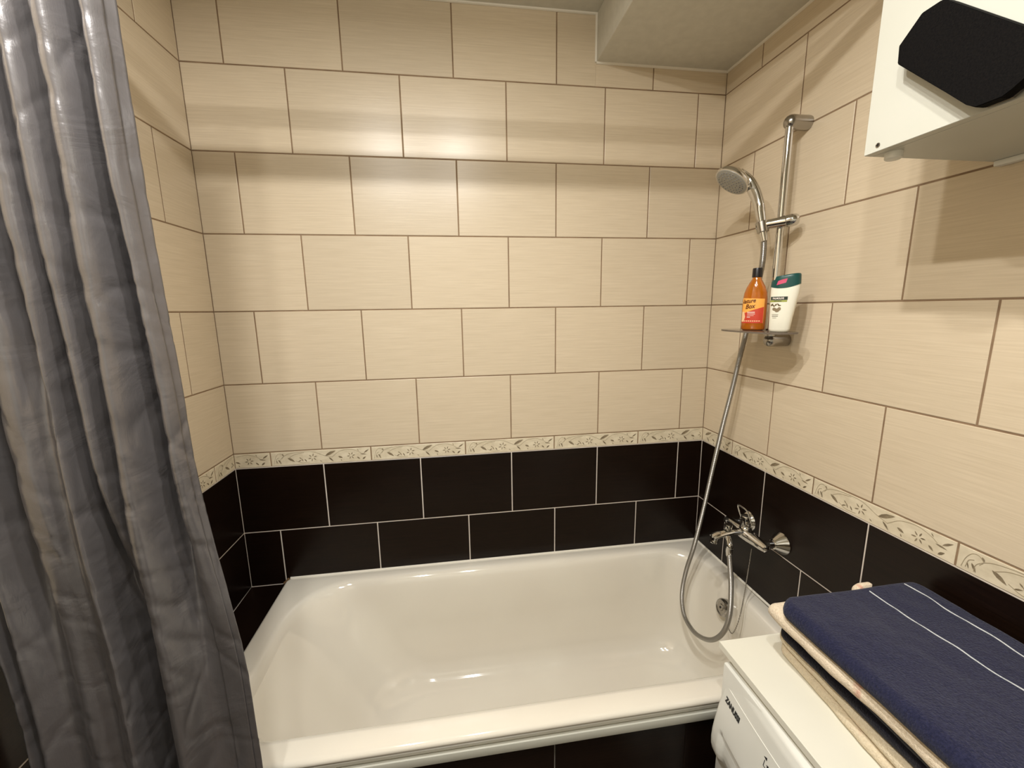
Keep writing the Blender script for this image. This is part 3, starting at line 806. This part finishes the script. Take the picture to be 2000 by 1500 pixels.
# plug chain hanging from the mixer
ch_px = [(1468, 1072, 1.445), (1464, 1100, 1.44), (1459, 1130, 1.432), (1453, 1165, 1.42), (1446, 1200, 1.395), (1438, 1225, 1.378), (1430, 1237, 1.370), (1424, 1230, 1.372), (1420, 1215, 1.380), (1416, 1200, 1.390)]
cp = catmull([ray_pt(*q) for q in ch_px], 10)
bm = bmesh.new()
tube(bm, cp, .0012, 6)
acc = 0; last = cp[0]
for p in cp:
    acc += (p - last).length; last = p
    if acc > .0052:
        acc = 0; bmesh.ops.create_icosphere(bm, subdivisions=1, radius=.0025, matrix=Matrix.Translation(p))
tag(obj('plug_chain', bm, M['satin_metal']), 'thin beaded metal plug chain hanging from the tap to the overflow', 'chain')

# ------------------------------------------------------------------ washing machine and board
MY0, MY1 = -1.36, -.762
wm = thing('washing_machine', (1.30, (MY0 + MY1) / 2, -1.12), 'white washing machine under the board beside the bathtub', 'washing machine')
bm = bmesh.new(); box(bm, 1.098, 1.505, MY0, MY1, -1.11, -.285, .004)
obj('housing', bm, M['white_plastic'], wm)
bm = bmesh.new(); box(bm, 1.118, 1.505, MY0 - .001, MY1 + .001, -.292, -.2665, .006, 3)
obj('top_cover', bm, M['white_plastic'], wm)
# control panel: profile in x-z swept along y with rounded ends
pp = [(1.130, -.2700), (1.122, -.2735), (1.114, -.285), (1.108, -.302), (1.1045, -.322), (1.1000, -.345), (1.0935, -.375), (1.0870, -.405), (1.0810, -.435), (1.0770, -.460), (1.0755, -.480), (1.0765, -.498),
      (1.0800, -.512), (1.0860, -.522), (1.0990, -.527)]
def panel_x(z):
    for (xa, za), (xb, zb) in zip(pp, pp[1:]):
        if zb <= z <= za: return xa + (xb - xa) * (za - z) / (za - zb)
    return 1.10
def bow(y): return .022 * (1 - ((y + 1.061) / .299) ** 2)
HY0, HY1 = -1.02, -.803          # recessed drawer grip
bm = bmesh.new(); ny = 120; rows_ = []
fine = [(1.130, -.2700)]
for (xa, za), (xb, zb) in zip(pp, pp[1:]):
    for k in range(1, 5): fine.append((xa + (xb - xa) * k / 4, za + (zb - za) * k / 4))
def sst(a, b_, v):
    t = max(0, min(1, (v - a) / (b_ - a))); return t * t * (3 - 2 * t)
for j in range(ny + 1):
    y = MY1 + (MY0 - MY1) * j / ny; row = []
    e_ = min(abs(y - MY1), abs(y - MY0)); rnd_ = .010 * max(0, 1 - e_ / .012) ** 2
    for x, z in fine:
        dz = 0
        # grip: surface drops back below z = -.436 between the grip ends
        inn = sst(-.795, -.812, y) * (1 - sst(-1.02, -1.04, y)) * sst(-.434, -.440, z) * (1 - sst(-.520, -.527, z))
        g_ = -.010 * inn
        row.append(bm.verts.new((min(x - bow(y) * (1 - sst(-.285, -.268, z)) + rnd_ - g_, 1.132), y, z)))
    row.append(bm.verts.new((1.135, y, -.527))); rows_.append(row)
for A, B in zip(rows_, rows_[1:]):
    for k in range(len(A) - 1): bm.faces.new((A[k], A[k + 1], B[k + 1], B[k]))
bm.faces.new(rows_[0]); bm.faces.new(rows_[-1])
pan = obj('control_panel', bm, M['white_plastic'], wm, angle=50)
bm = bmesh.new(); zg = -.333
tube(bm, [(panel_x(zg) - bow(MY1 - .008 - k * .01) + .0002, MY1 - .008 - k * .01, zg) for k in range(59)], .0011, 6)
obj('seam', bm, M['groove'], pan)
def on_panel(body, size, y, z, bold=0., squash=1.):
    V, F = text_mesh(body, size, 0, bold); bm = bmesh.new()
    vs = [bm.verts.new((panel_x(z + b_) - bow(y - a * squash) - .0009, y - a * squash, z + b_)) for a, b_ in V]
    for f in F:
        try: bm.faces.new([vs[i] for i in f])
        except ValueError: pass
    return bm
obj('lettering', on_panel('ZANUSSI', .0165, -.8155, -.3592, .0011, .84), M['ink'], pan)
bm = bmesh.new()   # small pictograms beside the programme dial
for (y, z, s) in ((-.927, -.349, .004), (-.936, -.358, .003)):
    X_ = panel_x(z) - bow(y) - .0008
    prism(bm, [(X_, y + s, z), (X_, y - s, z + s), (X_, y - s, z - s)], (-.0003, 0, 0))
for (ya, za, yb, zb) in ((-.927, -.354, -.927, -.366), (-.927, -.366, -.936, -.366), (-.936, -.366, -.936, -.360)):
    tube(bm, [(panel_x(za) - bow(ya) - .0008, ya, za), (panel_x(zb) - bow(yb) - .0008, yb, zb)], .0006, 6)
obj('pictogram', bm, M['ink'], pan)
bm = bmesh.new(); lathe(bm, (panel_x(-.39) + .004, -1.10, -.39), (-1, 0, -.2), [(0, .032), (.010, .031), (.022, .026), (.026, .024), (.027, .01)], 32)
obj('programme_dial', bm, M['white_plastic'], wm)
bm = bmesh.new(); lathe(bm, (1.099, -1.06, -.80), (-1, 0, 0), [(0, .185), (.015, .18), (.03, .165), (.032, .13), (.015, .11), (.0, .10)], 48)
obj('porthole_door', bm, M['white_plastic'], wm)
for x in (1.14, 1.46):
    for y in (MY0 + .05, MY1 - .05):
        bm = bmesh.new(); lathe(bm, (x, y, -1.12), (0, 0, 1), [(0, .02), (.012, .018)], 16); obj('foot', bm, M['dark_plastic'], wm)

BZ = -.25
bm = bmesh.new(); box(bm, 1.100, 1.508, -1.40, -.738, BZ - .0160, BZ, .0008, 1)
tag(obj('worktop_board', bm, M['white_board']), 'white laminated board lying on top of the washing machine', 'board')

# ------------------------------------------------------------------ towels on the board
def towel_fold(bm, x0, x1, y0, y1, z0, z1, seed, ragged=.004, sag=0., skew=0., ny=70, nx=30, corner=.02, wob=.0025, mi=0):
    """one folded layer: rounded left (fold) edge, loft along y from the far end y0 to the near end y1"""
    th = z1 - z0; rows = []
    for j in range(ny + 1):
        t = j / ny; y = y0 + (y1 - y0) * t
        endr = max(0, 1 - (y0 - y) / .014) if y0 - y < .014 else 0
        sq = math.sqrt(max(0, 1 - endr ** 2)) * .94 + .06
        cr = corner * (1 - min(1, (y0 - y) / (corner + 1e-6))) ** 2
        xl = x0 + skew * (y0 - y) + noise.noise(Vector((seed, y * 9, .3))) * ragged + noise.noise(Vector((seed + 4, y * 34, .7))) * ragged * .35 + cr
        xr = x1 + noise.noise(Vector((seed + 9, y * 7, 2.))) * ragged - cr * .5
        ring = []; zc = (z0 + z1) / 2; h = th / 2 * sq
        def wobz(x): return (noise.noise(Vector((x * 11 + seed, y * 9, seed))) * wob + noise.noise(Vector((x * 45, y * 40, seed + 3))) * wob * .22)
        top = [(xr - (xr - xl - h) * k / nx, 1) for k in range(nx + 1)]
        for x, s in top: ring.append((x, zc + h + wobz(x)))
        for k in range(1, 8):
            a = pi / 2 + pi * k / 8; ring.append((xl + h + h * cos(a), zc + h * sin(a) + wobz(xl) * (.5 + .5 * sin(a))))
        for k in range(nx + 1): x = xl + h + (xr - xl - h) * k / nx; ring.append((x, zc - h))
        rows.append([bm.verts.new((x, y, z)) for x, z in ring])
    for A, B in zip(rows, rows[1:]):
        n = len(A)
        for k in range(n):
            f = bm.faces.new((A[k], A[(k + 1) % n], B[(k + 1) % n], B[k])); f.material_index = mi
    f = bm.faces.new(rows[0]); f.material_index = mi; f = bm.faces.new(rows[-1]); f.material_index = mi
    return bm
YN = -1.33
bm = bmesh.new()
towel_fold(bm, 1.217, 1.490, -.768, YN, BZ + .001, BZ + .020, 1.3, .005, corner=.035, skew=-.07)
towel_fold(bm, 1.222, 1.492, -.758, YN, BZ + .021, BZ + .048, 5.1, .004, corner=.035, skew=-.07)
tag(obj('towel', bm, M['cream'], angle=180), 'cream folded towel at the bottom of the stack on the board', 'towel')
bm = bmesh.new()
towel_fold(bm, 1.200, 1.490, -.790, YN, BZ + .049, BZ + .082, 8.7, .004, corner=.02)
towel_fold(bm, 1.192, 1.490, -.786, YN, BZ + .083, BZ + .108, 3.7, .004, corner=.02)
tag(obj('towel', bm, M['navy_dark'], angle=180), 'dark navy towel pressed between two cream towels', 'towel')
bm = bmesh.new()
towel_fold(bm, 1.166, 1.420, -.792, YN, BZ + .109, BZ + .142, 2.2, .006, corner=.012)
towel_fold(bm, 1.366, 1.402, -.806, -.824, BZ + .143, BZ + .180, 6.2, .004, corner=.008, ny=14, nx=12, wob=.006)
tag(obj('towel', bm, M['cream_pink'], angle=180), 'cream towel with pink flecks directly under the navy towel', 'towel')
T0, T1 = BZ + .143, BZ + .182
top_seed = 11.4
bm = bmesh.new(); towel_fold(bm, 1.158, 1.497, -.826, YN, T0, T1, top_seed, .003, corner=.03, ny=220, nx=110, wob=.0045)
nv = obj('towel', bm, M['navy'], angle=180); tag(nv, 'large navy towel with two thin white stripes on top of the stack', 'towel')
def top_z(x, y):
    return T1 + noise.noise(Vector((x * 11 + top_seed, y * 9, top_seed))) * .0045 + noise.noise(Vector((x * 45, y * 40, top_seed + 3))) * .0045 * .22
for xs, ys in ((1.370, -.845), (1.463, -.840)):
    bm = bmesh.new(); prev = None
    for k in range(110):
        y = ys - k * .0044; x = xs + noise.noise(Vector((y * 12, xs * 9, 0))) * .009 + (y + .84) * -.02
        wd_ = .0010 + .0007 * noise.noise(Vector((y * 60, xs, 4)))
        z = top_z(x, y) + .0011
        c_ = [bm.verts.new((x - wd_, y, z - .0012)), bm.verts.new((x, y, z + .0006)), bm.verts.new((x + wd_, y, z - .0012))]
        if prev:
            bm.faces.new((prev[0], prev[1], c_[1], c_[0])); bm.faces.new((prev[1], prev[2], c_[2], c_[1]))
        prev = c_
    obj('stripe', bm, M['stripe'], nv)

# ------------------------------------------------------------------ wall cabinet and black octagonal pad
CX, CY, CZ = 1.2300, -.8360, .8090
cab = thing('wall_cabinet', (1.37, -1.12, CZ), 'white wall cabinet hanging on the right wall above the towels', 'cabinet')
bm = bmesh.new(); box(bm, CX + .017, XR + .012, -1.42, CY, CZ, 1.372, .0008, 1); obj('carcass', bm, M['cab_white'], cab, smooth=False)
bm = bmesh.new(); box(bm, CX, CX + .0165, -1.42, CY, CZ, 1.372, .0008, 1); fr = obj('front_panel', bm, M['cab_white'], cab, smooth=False)
bm = bmesh.new(); lathe(bm, (CX + .0005, -.8600, .8190), (-1, 0, 0), [(0, .0042), (.001, .0040), (.0014, .003)], 20)
sc_ = obj('screw', bm, M['satin_metal'], fr)
bm = bmesh.new()
box(bm, CX - .0012, CX - .0008, -.8628, -.8572, .8183, .8197); box(bm, CX - .0012, CX - .0008, -.8607, -.8593, .8162, .8218)
sc_.location = (0, 0, 0)
obj('screw_cross', bm, M['ink'], fr, smooth=False)
bm = bmesh.new(); lathe(bm, (CX + .034, CY - .024, CZ), (0, 0, -1), [(0, .013), (.010, .0125), (.012, .010)], 20)
obj('foot', bm, M['white_plastic'], cab)
bm = bmesh.new(); box(bm, XR - .004, XR + .012, -1.42, -.840, CZ - .010, CZ, .002); obj('back_rail', bm, M['white_plastic'], cab)
PX = 1.203
oct_px = [(1752, 125), (1755, 90), (1800, 25), (1838, 0), (1846, -2), (2075, 78), (2082, 95), (2000, 150), (1978, 172), (1957, 190), (1905, 210), (1887, 205)]
octp = [ray_pt(x, y, PX) for x, y in oct_px]
octp = [Vector((PX, p.y, p.z)) for p in octp]
# regular the far end from its own diagonal: long bar at 45 degrees with cut corners
A_, I_ = octp[0], octp[-1]
pad = thing('octagonal_pad', (PX + .015, octp[6].y * .5 + octp[0].y * .5, min(p.z for p in octp)), 'black octagonal foam pad mounted diagonally on the white cabinet front', 'pad')
bm = bmesh.new(); prism(bm, octp, (.016, 0, 0)); bmesh.ops.bevel(bm, geom=list(bm.edges), offset=.0012, segments=2, affect='EDGES')
obj('foam_layer', bm, M['black_foam'], pad, angle=30)
cen = sum(octp, Vector()) / len(octp)
bm = bmesh.new(); prism(bm, [cen + (p - cen) * .985 + Vector((.0165, 0, 0)) for p in octp], (.0055, 0, 0)); tag(obj('backing', bm, M['black_gloss'], pad, angle=30), 'glossy black backing')
bm = bmesh.new(); prism(bm, [cen + (p - cen) * .6 + Vector((.022, 0, 0)) for p in octp], (CX - PX - .022, 0, 0)); obj('mount', bm, M['black_gloss'], pad, angle=30)

# ------------------------------------------------------------------ lift everything onto z = 0 floor
for o in list(COL.objects):
    if o.parent is None and o.type != 'CAMERA': o.location.z += ZF
